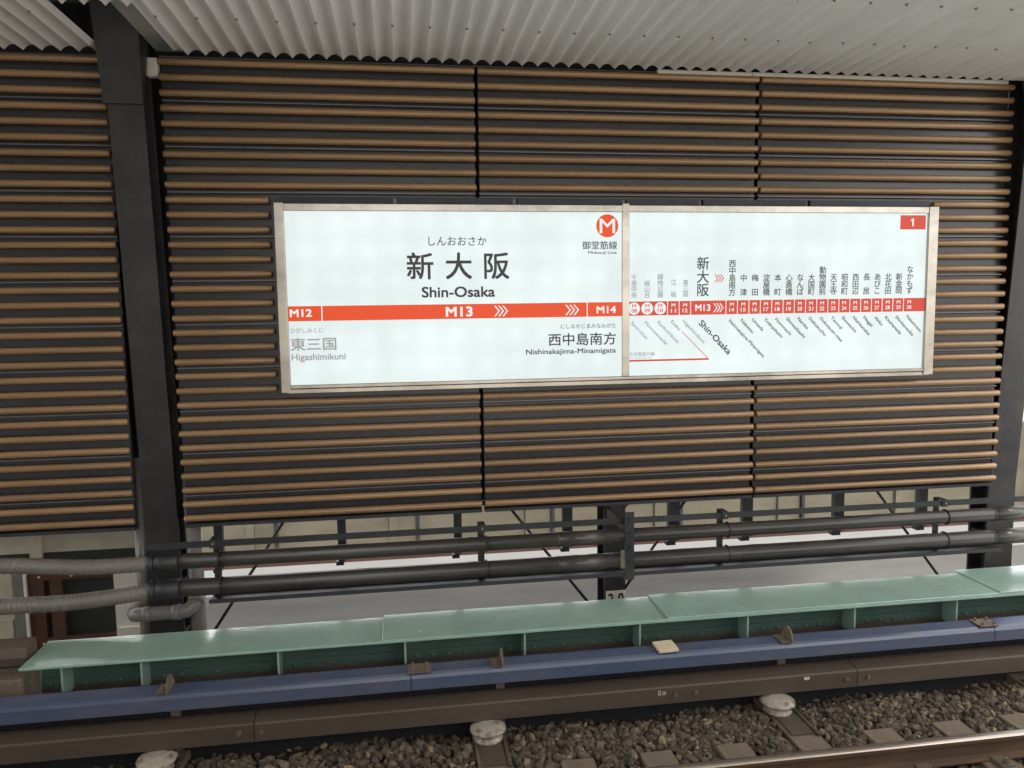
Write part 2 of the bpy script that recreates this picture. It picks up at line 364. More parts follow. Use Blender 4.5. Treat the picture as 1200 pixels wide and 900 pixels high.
box('wall', -3.6, 3.4, -0.6, 0.5, 0.002, 3.70, 'render_wall', t); box('roof', -3.6, 3.4, -0.6, 0.5, 3.702, 3.74, 'flashing_grey', t)
# ------------------------------------------------------------------ columns
def tapered_box(bm, xs0, xs1, ys0, ys1, z0, z1):
    """xs = (x0,x1) at the bottom / top, ys likewise"""
    vs = []
    for (xa, xb), (ya, yb), z in ((xs0, ys0, z0), (xs1, ys1, z1)):
        vs.append([bm.verts.new(p) for p in ((xa, ya, z), (xb, ya, z), (xb, yb, z), (xa, yb, z))])
    a, b = vs
    for i in range(4):
        j = (i + 1) % 4; bm.faces.new((a[i], a[j], b[j], b[i]))
    bm.faces.new(a[::-1]); bm.faces.new(b)
def h_column(x0, x1, label, z1, haunch, lean=True):
    t = thing('steel_column', label, 'column', ((x0 + x1) / 2, 6.7, -1.06))
    c = (x0 + x1) / 2; h = (x1 - x0) / 2
    def yf(z): return 6.60 - (0.25 / 3.4) * (z - 1.0) if (lean and z > 1.0) else 6.60
    segs = [(-1.06, 1.0), (1.0, z1)] if z1 > 1.1 else [(-1.06, z1)]
    for nm, (xa, xb), dy0, dy1 in (('front_flange', (-h, h), 0.0, 0.02), ('web', (-0.008, 0.008), 0.0205, 0.24), ('back_flange', (-h, h), 0.2405, 0.26)):
        bm = bmesh.new()
        for za, zb in segs:
            tapered_box(bm, (xa, xb), (xa, xb), (yf(za) + dy0 - 6.7, yf(za) + dy1 - 6.7), (yf(zb) + dy0 - 6.7, yf(zb) + dy1 - 6.7), za + 1.06, zb + 1.06)
        obj(nm, bm, 'column_steel', t)
    for zz in ([0.05, 0.5] if z1 > 1.1 else [0.30]):
        bm = bmesh.new()
        bx(bm, -h + 0.01, -0.009, yf(zz) - 6.7 + 0.022, yf(zz) - 6.7 + 0.238, zz + 1.06, zz + 1.072)
        obj('stiffener', bm, 'column_steel', t)
        bm = bmesh.new(); bx(bm, 0.009, h - 0.01, yf(zz) - 6.7 + 0.022, yf(zz) - 6.7 + 0.238, zz + 1.06, zz + 1.072)
        obj('stiffener', bm, 'column_steel', t)
    if haunch:
        bm = bmesh.new()
        tapered_box(bm, (-h - 0.018, h + 0.006), (-h - 0.028, h + 0.05), (yf(4.38) - 0.035 - 6.7, yf(4.38) - 0.004 - 6.7), (yf(5.0) - 0.15 - 6.7, yf(5.0) + 0.2 - 6.7), 4.40 + 1.06, 5.24 + 1.06)
        obj('haunch', bm, 'dark_steel', t)
    return t
h_column(-2.165, -1.905, 'tall dark steel column left of the sign, running from the track up to the ceiling', 5.05, True)
h_column(5.70, 5.985, 'dark steel column at the right end of the slatted wall, beyond the sign', 5.05, True)
ct = h_column(1.79, 1.99, 'short dark steel column under the slatted wall below the middle of the sign', 1.06, False, False)
for sx in (-1, 1):
    bm = bmesh.new()
    prism = [(sx * 0.10, 1.06 + 1.055), (sx * 0.24, 1.06 + 1.055), (sx * 0.10, 1.06 + 0.93)]
    for yy in (0.0,):
        a = [bm.verts.new((p[0], -0.02, p[1])) for p in prism]; b = [bm.verts.new((p[0], 0.0, p[1])) for p in prism]
        for i in range(3): bm.faces.new((a[i], a[(i + 1) % 3], b[(i + 1) % 3], b[i]))
        bm.faces.new(a); bm.faces.new(b[::-1])
    bmesh.ops.recalc_face_normals(bm, faces=bm.faces[:])
    obj('gusset', bm, 'dark_steel', ct)

# posts that carry the wall, and rod braces
px = [(-1.60, 0.07), (-0.565, 0.07), (0.455, 0.07), (1.46, 0.09), (2.475, 0.10), (3.205, 0.10), (4.14, 0.10), (5.03, 0.09)]
pl = ['narrow dark post under the wall, beside the tall left column and grey downpipe',
      'narrow dark post under the wall, second to the right of the tall left column',
      'narrow dark post under the wall, just left of the first vertical panel seam',
      'dark post under the wall, immediately left of the short middle column',
      'dark post under the wall, next right of the short middle column',
      'dark post under the wall, at the second vertical panel seam',
      'dark post under the wall, midway between the second seam and the right column',
      'dark post under the wall, closest to the right column']
for (x, wd), lb in zip(px, pl):
    t = thing('support_post', lb, 'post', (x, 6.68, 0.58), 'dark posts carrying the slatted wall')
    box('post', -wd / 2, wd / 2, -0.03, 0.03, 0.04, 0.447, 'dark_steel', t)
    box('foot_angle', -wd / 2 - 0.02, wd / 2 * 0.3, -0.035, 0.035, 0.0, 0.035, 'dark_steel', t)
br = [((-1.03, 1.03), (-1.86, -0.22), 'thin rod brace beside the tall left column, above the green girder'),
      ((0.91, 1.03), (1.80, -0.12), 'thin rod brace sloping down to the short middle column from the left'),
      ((2.67, 1.03), (1.90, -0.03), 'thin rod brace sloping down to the short middle column from the right'),
      ((4.55, 1.03), (5.62, -0.34), 'thin rod brace sloping down to the foot of the right column')]
for a, b, lb in br:
    bm = bmesh.new(); tube(bm, [(a[0], 6.76, a[1]), (b[0], 6.76, b[1])], 0.014, 8)
    tag(obj('rod_brace', bm, 'dark_steel'), lb, 'brace', 'thin rod braces under the wall')
box_b = bmesh.new(); bx(box_b, -2.2, 5.8, 6.73, 6.80, 1.03, 1.055)
tag(obj('sill_beam', box_b, 'dark_steel'), 'dark steel beam along the foot of the slatted wall, behind the posts', 'beam')

# ------------------------------------------------------------------ station sign
sign = thing('station_sign', 'long backlit white station sign with red line band, reading Shin-Osaka', 'station sign', (1.94, 6.5, 2.13))
O = Vector((-1.94, -6.5, -2.13))
def sg(name, bm, m, parent=sign, smooth=False):
    bmesh.ops.translate(bm, verts=bm.verts[:], vec=O); return obj(name, bm, m, parent, smooth)
def sbox(name, x0, x1, y0, y1, z0, z1, m, parent=sign, bev=0.0):
    bm = bmesh.new(); bx(bm, x0, x1, y0, y1, z0, z1, bev); return sg(name, bm, m, parent)
sbox('casing', -0.955, 4.84, 6.412, 6.545, 2.155, 3.655, 'casing_navy')
xs = [-0.95, -0.02, 0.98, 1.93, 2.62, 3.62, 4.83]
for a, b in zip(xs[:-1], xs[1:]): sbox('top_box', a + 0.02, b - 0.02, 6.43, 6.53, 3.676, 3.730, 'casing_navy')
for x in xs[1:-1]: sbox('hanger_bracket', x - 0.014, x + 0.014, 6.46, 6.53, 3.676, 3.722, 'ledge_grey')
sbox('frame', -0.905, 4.765, 6.375, 6.41, 3.613, 3.669, 'frame_steel', bev=0.003)['label'] = 'top rail of the metal frame'
sbox('frame', -0.905, 4.765, 6.375, 6.41, 2.178, 2.206, 'frame_steel', bev=0.003)
sbox('frame', -0.93, 4.83, 6.383, 6.41, 2.138, 2.174, 'frame_steel', bev=0.003)
sbox('frame', -0.978, -0.906, 6.370, 6.411, 2.146, 3.676, 'frame_steel', bev=0.003)
sbox('frame', 4.766, 4.862, 6.372, 6.411, 2.146, 3.672, 'frame_steel', bev=0.003)
sbox('mullion', 1.896, 1.956, 6.368, 6.4085, 2.207, 3.684, 'frame_steel', bev=0.003)
namep = sbox('name_panel', -0.904, 1.895, 6.398, 6.4105, 2.207, 3.612, 'sign_white')
routep = sbox('route_panel', 1.957, 4.764, 6.398, 6.4105, 2.207, 3.612, 'sign_white')
namep['label'] = 'left face with the station name'; routep['label'] = 'right face with the line map'

LAYER = [0]
def glyphs(txt, offset=0.0, space=1.0):
    cu = bpy.data.curves.new('lettering', 'FONT'); cu.body = txt; cu.size = 1.0; cu.space_character = space
    cu.resolution_u = 4
    o = bpy.data.objects.new('lettering', cu); C.objects.link(o)
    dg = bpy.context.evaluated_depsgraph_get(); dg.update()
    me = o.evaluated_get(dg).to_mesh()
    v = [tuple(p.co[:2]) for p in me.vertices]; f = [tuple(p.vertices) for p in me.polygons]
    o.evaluated_get(dg).to_mesh_clear(); bpy.data.objects.remove(o); bpy.data.curves.remove(cu)
    if offset > 0.001:                      # heavier weight: the outline thickened by close layered copies
        v0, f0 = v, f; v, f = [], []
        for dx, dy in ((-1, -1), (1, -1), (-1, 1), (1, 1), (0, 0)):
            k = len(v)
            v += [(p[0] + dx * offset, p[1] + dy * offset) for p in v0]
            f += [tuple(i + k for i in c) for c in f0]
        LAYER[0] = len(v0)
    else: LAYER[0] = 0
    xs = [p[0] for p in v]; ys = [p[1] for p in v]
    return v, f, (min(xs), min(ys), max(xs), max(ys))
TY = 6.3955
def put(bm, v, f, fn, y=TY):
    vs = []
    for i, p in enumerate(v):
        q = fn(*p); vs.append(bm.verts.new((q[0], y - (0.00012 * (i // LAYER[0]) if LAYER[0] else 0.0), q[1])))
    for c in f:
        try:
            fc = bm.faces.new([vs[i] for i in c])
            fc.normal_update()
            if fc.normal.y > 0: fc.normal_flip()
        except ValueError: pass
def fit(bm, txt, x0, z0, x1, z1, offset=0.0, space=1.0, y=TY):
    v, f, b = glyphs(txt, offset, space)
    sx = (x1 - x0) / (b[2] - b[0]); sz = (z1 - z0) / (b[3] - b[1])
    put(bm, v, f, lambda x, q: (x0 + (x - b[0]) * sx, z0 + (q - b[1]) * sz), y)
_v, _f, KB = glyphs('国')
KC = ((KB[0] + KB[2]) / 2, (KB[1] + KB[3]) / 2); KH = KB[3] - KB[1]
def vertical(bm, txt, x, zt, zb, off=0.0, slots=None, fill=0.95):
    n = slots or len(txt); cell = (zt - zb) / n; s = cell * fill / KH
    pos = [0, 2] if slots == 3 and len(txt) == 2 else range(n)
    for ch, k in zip(txt, pos):
        v, f, b = glyphs(ch, off); zc = zt - cell * (k + 0.5)
        put(bm, v, f, lambda a, q: (x + (a - KC[0]) * s, zc + (q - KC[1]) * s))
def slant(bm, txt, x0, z0, x1, z1, off=0.0, h=0.030):
    v, f, b = glyphs(txt, off); L = math.hypot(x1 - x0, z1 - z0)
    sx = (L - h * 0.6) / (b[2] - b[0]); sy = h / 0.73; c = math.sqrt(0.5)
    def fn(a, q):
        u = (a - b[0]) * sx; w_ = (q - 0.73) * sy
        return (x0 + 0.012 + (u + w_) * c, z0 + (-u + w_) * c)
    put(bm, v, f, fn)
def rect(bm, x0, x1, z0, z1, y):
    bx(bm, x0, x1, y, y + 0.0015, z0, z1)
def chevrons(bm, x0, z0, x1, z1, y=TY, th=0.22):
    w_ = (x1 - x0); n = 3; zc = (z0 + z1) / 2; hw = w_ * 0.42; step = (w_ - hw) / 2; t_ = w_ * 0.115
    for k in range(n):
        a = x0 + k * step
        p = [(a, z1), (a + t_, z1), (a + hw, zc), (a + t_, z0), (a, z0), (a + hw - t_, zc)]
        vs = [bm.verts.new((q[0], y, q[1])) for q in p]
        for q in ((0, 5, 2, 1), (5, 4, 3, 2)):
            fc = bm.faces.new([vs[i] for i in q]); fc.normal_update()
            if fc.normal.y > 0: fc.normal_flip()
def disc(bm, x, z, r, y, seg=40):
    a = [bm.verts.new((x + r * math.cos(2 * PI * k / seg), y, z + r * math.sin(2 * PI * k / seg))) for k in range(seg)]
    fc = bm.faces.new(a); fc.normal_update()
    if fc.normal.y > 0: fc.normal_flip()
BZ0, BZ1 = 2.728, 2.850
YB = 6.3962
# left face
bm = bmesh.new(); rect(bm, -0.9035, 1.8945, BZ0, BZ1, YB); sg('line_band', bm, 'sign_red', namep)
for a, b in ((-0.640, -0.631), (1.585, 1.593)):
    bm = bmesh.new(); rect(bm, a, b, BZ0, BZ1, YB - 0.0012); sg('band_divider', bm, 'sign_letter_white', namep)
for a in (('M12', -0.89, 2.763, -0.715, 2.825), ('M13', 0.375, 2.745, 0.60, 2.829), ('M14', 1.671, 2.756, 1.843, 2.818)):
    bm = bmesh.new(); fit(bm, *a, 0.025, y=TY - 0.002); sg('station_number', bm, 'sign_letter_white', namep)
for a, b in ((0.782, 0.902), (1.395, 1.518)):
    bm = bmesh.new(); chevrons(bm, a, 2.743, b, 2.832, TY - 0.002); sg('chevron', bm, 'sign_letter_white', namep)
bm = bmesh.new()
fit(bm, 'しんおおさか', 0.245, 3.334, 0.729, 3.408, 0.004)
for ch, xa in (('新', 0.068), ('大', 0.388), ('阪', 0.702)):
    v, f, b = glyphs(ch, 0.014); s = 0.205 / KH; zc = 3.162; xc = xa + 0.104
    put(bm, v, f, lambda a, q: (xc + (a - KC[0]) * s, zc + (q - KC[1]) * s))
fit(bm, 'Shin-Osaka', 0.18, 2.907, 0.793, 2.997, 0.020)
sg('station_name', bm, 'ink_dark', namep)
bm = bmesh.new()
fit(bm, 'ひがしみくに', -0.891, 2.631, -0.63, 2.675, 0.008); fit(bm, '東三国', -0.896, 2.486, -0.529, 2.593, 0.014); fit(bm, 'Higashimikuni', -0.891, 2.392, -0.458, 2.462, 0.016)
sg('previous_station', bm, 'ink_grey', namep)
bm = bmesh.new()
fit(bm, 'にしなかじまみなみがた', 1.355, 2.628, 1.843, 2.670, 0.003); fit(bm, '西中島南方', 1.247, 2.483, 1.843, 2.591, 0.012); fit(bm, 'Nishinakajima-Minamigata', 1.051, 2.400, 1.843, 2.457, 0.014)
sg('next_station', bm, 'ink_dark', namep)
bm = bmesh.new(); disc(bm, 1.768, 3.4985, 0.097, YB); sg('line_emblem', bm, 'sign_red', namep)
bm = bmesh.new(); fit(bm, 'M', 1.700, 3.436, 1.836, 3.558, 0.006, y=TY - 0.0015); sg('emblem_letter', bm, 'sign_letter_white', namep)
bm = bmesh.new(); fit(bm, '御堂筋線', 1.547, 3.299, 1.854, 3.370, 0.010); fit(bm, 'Midosuji Line', 1.599, 3.253, 1.849, 3.286, 0.012); sg('line_name', bm, 'ink_mid', namep)
# right face
bm = bmesh.new(); rect(bm, 4.498, 4.749, 3.470, 3.597, YB); sg('platform_number_box', bm, 'sign_red_b', routep)
bm = bmesh.new(); rect(bm, 1.9575, 4.7635, BZ0 + 0.002, BZ1 + 0.002, YB); sg('line_band', bm, 'sign_red_b', routep)
bm = bmesh.new()
for x in (2.308, 2.4135, 2.519, 2.8445, 2.952, 3.0595, 3.167, 3.2745, 3.382, 3.4895, 3.597, 3.7045, 3.812, 3.9195, 4.026, 4.132, 4.238, 4.344, 4.450, 4.556):
    bm = bmesh.new(); rect(bm, x - 0.0035, x + 0.0035, BZ0 + 0.002, BZ1 + 0.002, YB - 0.0012)
    sg('band_divider', bm, 'sign_letter_white', routep)
for x in (2.005, 2.123, 2.241):
    bm = bmesh.new(); disc(bm, x, 2.791, 0.053, YB - 0.0012); sg('number_disc', bm, 'sign_letter_white', routep)
for x, n in ((2.005, '08'), (2.123, '09'), (2.241, '10')):
    bm = bmesh.new(); fit(bm, 'M', x - 0.018, 2.799, x + 0.018, 2.829, 0.012, y=TY - 0.003); fit(bm, n, x - 0.024, 2.756, x + 0.024, 2.788, 0.012, y=TY - 0.003)
    sg('station_number', bm, 'sign_red_b', routep)
bm = bmesh.new()
cx = [2.3605, 2.467] + [2.898 + 0.1071 * i for i in range(17)]
nn = [11, 12] + list(range(14, 31))
for x, n in zip(cx, nn):
    fit(bm, 'M', x - 0.018, 2.802, x + 0.018, 2.832, 0.018, y=TY - 0.002); fit(bm, str(n), x - 0.023, 2.752, x + 0.023, 2.786, 0.018, y=TY - 0.002)
fit(bm, 'M13', 2.560, 2.761, 2.700, 2.820, 0.025, y=TY - 0.002); chevrons(bm, 2.726, 2.749, 2.822, 2.829, TY - 0.002)
vs = [bm.verts.new((a, TY - 0.002, b)) for a, b in ((4.613, 3.499), (4.629, 3.499), (4.629, 3.568), (4.616, 3.568), (4.600, 3.555), (4.600, 3.541), (4.613, 3.549))]
fc = bm.faces.new(vs); fc.normal_update()
if fc.normal.y > 0: fc.normal_flip()
sg('station_number', bm, 'sign_letter_white', routep)
bm = bmesh.new(); chevrons(bm, 2.733, 3.011, 2.824, 3.080)
sg('chevron', bm, 'sign_red_b', routep)
bm = bmesh.new(); rect(bm, 1.9575, 2.690, 2.330, 2.346, YB); sg('branch_line', bm, 'sign_red_b', routep)
bm = bmesh.new()
a_, b_ = Vector((2.439, 2.587)), Vector((2.690, 2.338)); dd = (b_ - a_).normalized(); pp = Vector((-dd.y, dd.x)) * 0.003
vs = [bm.verts.new((q.x, YB, q.y)) for q in (a_ - pp, b_ - pp, b_ + pp, a_ + pp)]; fc = bm.faces.new(vs); fc.normal_update()
if fc.normal.y > 0: fc.normal_flip()
sg('branch_line', bm, 'sign_red_b', routep)
V1 = [('千里中央', 2.005, 3.082, 2.880, 0), ('桃山台', 2.122, 3.030, 2.881, 0), ('緑地公園', 2.241, 3.088, 2.882, 0), ('江坂', 2.362, 3.039, 2.883, 3), ('東三国', 2.471, 3.035, 2.887, 0)]
for n, x, a, b, s in V1:
    bm = bmesh.new(); vertical(bm, n, x, a, b, 0.012, s or None); sg('passed_station', bm, 'ink_grey', routep)
R1 = [('Senri-chuo', 1.983, 2.684, 2.141, 2.532), ('Momoyamadai', 2.105, 2.687, 2.318, 2.48), ('Ryokuchikoen', 2.223, 2.687, 2.427, 2.49), ('Esaka', 2.345, 2.690, 2.433, 2.597), ('Higashimikuni', 2.452, 2.693, 2.662, 2.485)]
for r in R1:
    bm = bmesh.new(); slant(bm, *r, off=0.014); sg('passed_station', bm, 'ink_grey', routep)
bm = bmesh.new(); fit(bm, '北大阪急行線', 1.963, 2.378, 2.192, 2.414, 0.01); fit(bm, 'Kita-Osaka Kyuko Line', 1.963, 2.353, 2.167, 2.371)
sg('branch_line_name', bm, 'ink_grey', routep)
V2 = ['西中島南方', '中津', '梅田', '淀屋橋', '本町', '心斎橋', 'なんば', '大国町', '動物園前', '天王寺', '昭和町', '西田辺', '長居', 'あびこ', '北花田', '新金岡', 'なかもず']
bm = bmesh.new()
for i, n in enumerate(V2):
    x = 2.900 + 0.1069 * i; top = {5: 3.204, 4: 3.142}.get(len(n), 3.077)
    vertical(bm, n, x, top, 2.889, 0.014, 3 if len(n) == 2 else None)
R2 = [('Nishinakajima-Minamigata', 2.879, 2.689, 3.225, 2.349), ('Nakatsu', 2.988, 2.692, 3.121, 2.567), ('Umeda', 3.095, 2.696, 3.207, 2.578), ('Yodoyabashi', 3.21, 2.699, 3.388, 2.513), ('Hommachi', 3.315, 2.697, 3.472, 2.536),
      ('Shinsaibashi', 3.421, 2.698, 3.606, 2.508), ('Namba', 3.527, 2.699, 3.631, 2.583), ('Daikokucho', 3.636, 2.70, 3.807, 2.522), ('Dobutsuen-mae', 3.743, 2.698, 3.971, 2.471), ('Tennoji', 3.85, 2.701, 3.96, 2.577),
      ('Showacho', 3.956, 2.702, 4.099, 2.542), ('Nishitanabe', 4.064, 2.70, 4.237, 2.521), ('Nagai', 4.168, 2.699, 4.267, 2.602), ('Abiko', 4.277, 2.697, 4.363, 2.603), ('Kitahanada', 4.382, 2.696, 4.552, 2.523),
      ('Shinkanaoka', 4.487, 2.699, 4.672, 2.505), ('Nakamozu', 4.595, 2.703, 4.749, 2.537)]
for r in R2: slant(bm, *r, off=0.016)
sg('coming_station', bm, 'ink_mid', routep)
bm = bmesh.new(); vertical(bm, '新大阪', 2.629, 3.232, 2.886, 0.012, None, 0.9); slant(bm, 'Shin-Osaka', 2.618, 2.690, 2.925, 2.386, off=0.02, h=0.056)
sg('current_station', bm, 'ink_mid', routep)

# ------------------------------------------------------------------ pipes along the track
def hpipe(label, z, r, x0, x1, seams):
    t = thing('service_pipe', label, 'pipe', (x0, 6.1, z), 'dark pipes along the track')
    bm = bmesh.new(); tube(bm, [(0, 0, 0), (x1 - x0, 0, 0)], r, 24); obj('pipe', bm, 'pipe_dark', t)
    bm = bmesh.new(); tube(bm, [(-0.02, 0, 0), (0.20, 0, 0)], r + 0.006, 24); tube(bm, [(-0.022, 0, 0), (0.02, 0, 0)], r + 0.010, 24); obj('socket', bm, 'dark_steel', t)
    for s in seams:
        bm = bmesh.new(); tube(bm, [(s - x0, 0, 0), (s - x0 + 0.012, 0, 0)], r + 0.004, 24); obj('joint_ring', bm, 'pipe_dark', t)
        bm = bmesh.new(); tube(bm, [(s - x0 + 0.014, 0, 0), (s - x0 + 0.40, 0, 0)], r + 0.0025, 24); obj('sleeve', bm, 'pipe_dark', t)
    return t
hpipe('upper dark pipe running the length of the track below the slatted wall', 0.872, 0.060, -1.97, 11.0, (1.245, 5.30))
hpipe('lower dark pipe running the length of the track above the green girder', 0.657, 0.068, -1.97, 11.0, (1.245, 5.30))
def flex(label, pts, r):
    # dense polyline through the points, with ribs
    P = []
    n = len(pts)
    for i in range(n - 1):
        p0, p1, p2, p3 = (Vector(pts[max(i - 1, 0)]), Vector(pts[i]), Vector(pts[i + 1]), Vector(pts[min(i + 2, n - 1)]))
        m_ = int((p2 - p1).length / 0.0075)
        for k in range(m_):
            u = k / m_
            P.append(0.5 * ((2 * p1) + (p2 - p0) * u + (2 * p0 - 5 * p1 + 4 * p2 - p3) * u * u + (3 * p1 - p0 - 3 * p2 + p3) * u ** 3))
    P.append(Vector(pts[-1]))
    bm = bmesh.new(); tube(bm, P, r, 20, rf=lambda i: r - 0.0028 + 0.0028 * math.cos(2 * PI * i / 4.0))
    return tag(obj('flexible_conduit', bm, 'conduit_grey'), label, 'conduit', 'ribbed grey conduits at the left')
flex('upper ribbed grey conduit joining the upper dark pipe', [(-5.2, 6.1, 0.93), (-4.0, 6.1, 0.925), (-3.05, 6.1, 0.917), (-2.72, 6.1, 0.892), (-2.40, 6.1, 0.868), (-1.96, 6.1, 0.871)], 0.062)
flex('lower ribbed grey conduit joining the lower dark pipe', [(-5.2, 6.1, 0.62), (-4.0, 6.1, 0.606), (-3.05, 6.1, 0.601), (-2.60, 6.1, 0.598), (-2.25, 6.1, 0.622), (-1.96, 6.1, 0.652)], 0.064)
# rail angle, hangers, tray
bm = bmesh.new(); bx(bm, -2.0, 11.0, 6.075, 6.083, 0.982, 1.033); bx(bm, -2.0, 11.0, 6.0835, 6.13, 0.982, 0.990)
tag(obj('angle_rail', bm, 'dark_steel'), 'dark steel angle rail above the two service pipes', 'rail')
bm = bmesh.new(); bx(bm, -1.54, 5.35, 6.02, 6.17, 0.556, 0.562); bx(bm, -1.54, 5.35, 6.012, 6.019, 0.548, 0.580); bx(bm, -1.54, 5.35, 6.171, 6.178, 0.548, 0.580)
tag(obj('cable_tray', bm, 'dark_steel'), 'shallow dark tray hanging under the lower service pipe', 'tray')
hl = ['pipe hanger beside the tall left column', 'pipe hanger under the first vertical panel seam', 'pipe hanger right of the short middle column', 'pipe hanger left of the right column']
for x, lb in zip((-1.50, 0.613, 2.717, 4.80), hl):
    t = thing('pipe_hanger', 'dark steel ' + lb, 'hanger', (x, 6.1, 0.55), 'hangers holding the service pipes')
    bm = bmesh.new(); bx(bm, -0.028, 0.028, 0.075, 0.083, 0.0, 0.49); bx(bm, -0.028, 0.028, -0.034, -0.0265, 0.425, 0.49); bx(bm, -0.028, 0.028, -0.026, 0.0745, 0.484, 0.490); obj('strap', bm, 'dark_steel', t)
    for z, r in ((0.322, 0.0635), (0.107, 0.0715)):
        bm = bmesh.new(); pts = [(0.035, (r + 0.002) * math.cos(a), z + (r + 0.002) * math.sin(a)) for a in [2 * PI * k / 24 for k in range(25)]]
        tube(bm, pts, 0.006, 6, caps=False); obj('clamp_ring', bm, 'dark_steel', t)
    bm = bmesh.new(); bolt(bm, 0, -0.034, 0.462, '-y', 0.012, 0.014); obj('bolt', bm, 'bolt_steel', t)
t = thing('pipe_bracket', 'large dark bracket clamping both pipes to the short middle column', 'bracket', (1.82, 6.1, 0.5))
bm = bmesh.new(); bx(bm, -0.015, 0.005, -0.09, 0.49, 0.42, 0.50); bx(bm, -0.015, 0.065, -0.102, -0.0905, 0.02, 0.60); bx(bm, -0.015, 0.005, -0.09, 0.49, 0.02, 0.06); obj('arm', bm, 'dark_steel', t)
for z in (0.18, 0.3, 0.42, 0.54):
    bm = bmesh.new(); bolt(bm, 0.03, -0.102, z, '-y', 0.014, 0.016); obj('bolt', bm, 'dark_steel', t)
bm = bmesh.new(); bx(bm, -0.05, -0.0155, -0.10, -0.094, 0.12, 0.28); obj('slotted_plate', bm, 'bracket_steel', t)

# number plates on the middle column
t = thing('number_plate', 'pair of small cream plates with black numerals on the short middle column', 'number plate', (1.895, 6.586, 0.055))
box('plate', -0.092, -0.002, 0.0, 0.010, 0.0, 0.145, 'plate_cream', t); box('plate', 0.002, 0.092, 0.0, 0.010, 0.0, 0.145, 'plate_cream', t)
bm = bmesh.new(); fit(bm, '2', -0.074, 0.02, -0.020, 0.125, 0.03, y=-0.0015); fit(bm, '0', 0.020, 0.02, 0.074, 0.125, 0.03, y=-0.0015); obj('numeral', bm, 'ink_dark', t)

# grey plastic downpipes
t = thing('drain_pipe', 'grey plastic downpipe with elbows beside the tall left column', 'drain pipe', (-1.80, 6.66, -1.05))
def arc(c, r, a0, a1, pl, n=8):
    return [(c[0] + r * math.cos(a0 + (a1 - a0) * k / n), c[1], c[2] + r * math.sin(a0 + (a1 - a0) * k / n)) for k in range(n + 1)]
bm = bmesh.new(); tube(bm, [(0, 0.0, 0.0), (0, 0.0, 2.5)], 0.066, 20); obj('downpipe', bm, 'pvc_grey', t)
ez = 1.355
bm = bmesh.new(); tube(bm, [(-0.49, 0.12, ez - 0.02), (-0.50, 0.02, ez - 0.02), (-0.495, -0.06, ez - 0.015), (-0.47, -0.115, ez - 0.007), (-0.42, -0.138, ez), (-0.36, -0.14, ez), (-0.20, -0.14, ez), (-0.10, -0.14, ez), (-0.05, -0.138, ez + 0.008), (-0.01, -0.12, ez + 0.035), (0.012, -0.085, ez + 0.075), (0.015, -0.04, ez + 0.12), (0.005, 0.0, ez + 0.16)], 0.060, 24); obj('elbow', bm, 'pvc_grey', t, True)
for a, b in ((-0.40, -0.335), (-0.165, -0.10)):
    bm = bmesh.new(); tube(bm, [(a, -0.14, ez), (b, -0.14, ez)], 0.066, 24); obj('collar', bm, 'pvc_grey', t)
bm = bmesh.new(); tube(bm, [(0.006, -0.098, ez + 0.062), (0.016, -0.055, ez + 0.108)], 0.067, 24); obj('collar', bm, 'pvc_grey', t)
bm = bmesh.new(); tube(bm, [(-2.245, 6.75, -1.05), (-2.245, 6.75, 1.6)], 0.062, 20)
tag(obj('drain_pipe', bm, 'pvc_grey'), 'straight grey plastic downpipe left of the tall left column', 'drain pipe')

# ------------------------------------------------------------------ green girder
g = thing('steel_girder', 'green painted riveted steel girder beside the track', 'girder', (1.9, 5.62, 0.0))
G = Vector((-1.9, -5.62, 0))
def gb(name, bm, m, parent=g):
    bmesh.ops.translate(bm, verts=bm.verts[:], vec=G); return obj(name, bm, m, parent)
def flange(name, x0, x1, y0, y1, z0, z1, bev=0.004):
    bm = bmesh.new(); bx(bm, x0, x1, y0, y1, z0, z1, bev); return gb(name, bm, 'green_paint')
flange('top_flange', -2.645, 11.0, 5.395, 5.845, 0.390, 0.410)
flange('cover_plate', -0.20, 11.0, 5.393, 5.868, 0.4105, 0.418)
flange('cover_plate', 1.96, 11.0, 5.390, 5.874, 0.4185, 0.430)
flange('cover_plate', 4.80, 11.0, 5.385, 5.925, 0.4305, 0.439)
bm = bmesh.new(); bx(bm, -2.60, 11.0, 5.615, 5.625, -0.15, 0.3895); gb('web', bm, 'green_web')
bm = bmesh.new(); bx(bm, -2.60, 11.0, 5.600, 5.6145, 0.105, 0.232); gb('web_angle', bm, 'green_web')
bm = bmesh.new(); bx(bm, -2.60, 11.0, 5.36, 5.5995, 0.085, 0.104); gb('bottom_flange', bm, 'brake_dust')
sxs = [-2.39, -1.87, -0.94, -0.035, 0.857, 1.756, 2.635, 3.545, 4.45, 5.35, 6.25]
for x in sxs:
    bm = bmesh.new()
    prof = [(5.435, 0.3895), (5.435, 0.215), (5.450, 0.165), (5.48, 0.125), (5.53, 0.108), (5.598, 0.106), (5.598, 0.3895)]
    prism_x(bm, prof, x - 0.007, x + 0.007); gb('stiffener', bm, 'green_paint')
bm = bmesh.new(); dome(bm, 0, 0, 0, 0.019, 0.014); riv0 = obj('rivet', bm, 'green_rivet', g); first = True
for a, b in zip([-2.60] + sxs[:-1], sxs):
    n = max(2, int(round((b - a) / 0.112)) - 1)
    for k in range(n):
        x = a + (b - a) * (k + 0.75) / (n + 0.5)
        rv = riv0 if first else riv0.copy()
        if not first: C.objects.link(rv)
        first = False; rv.parent = g; rv.location = Vector((x, 5.6005, 0.186)) + G

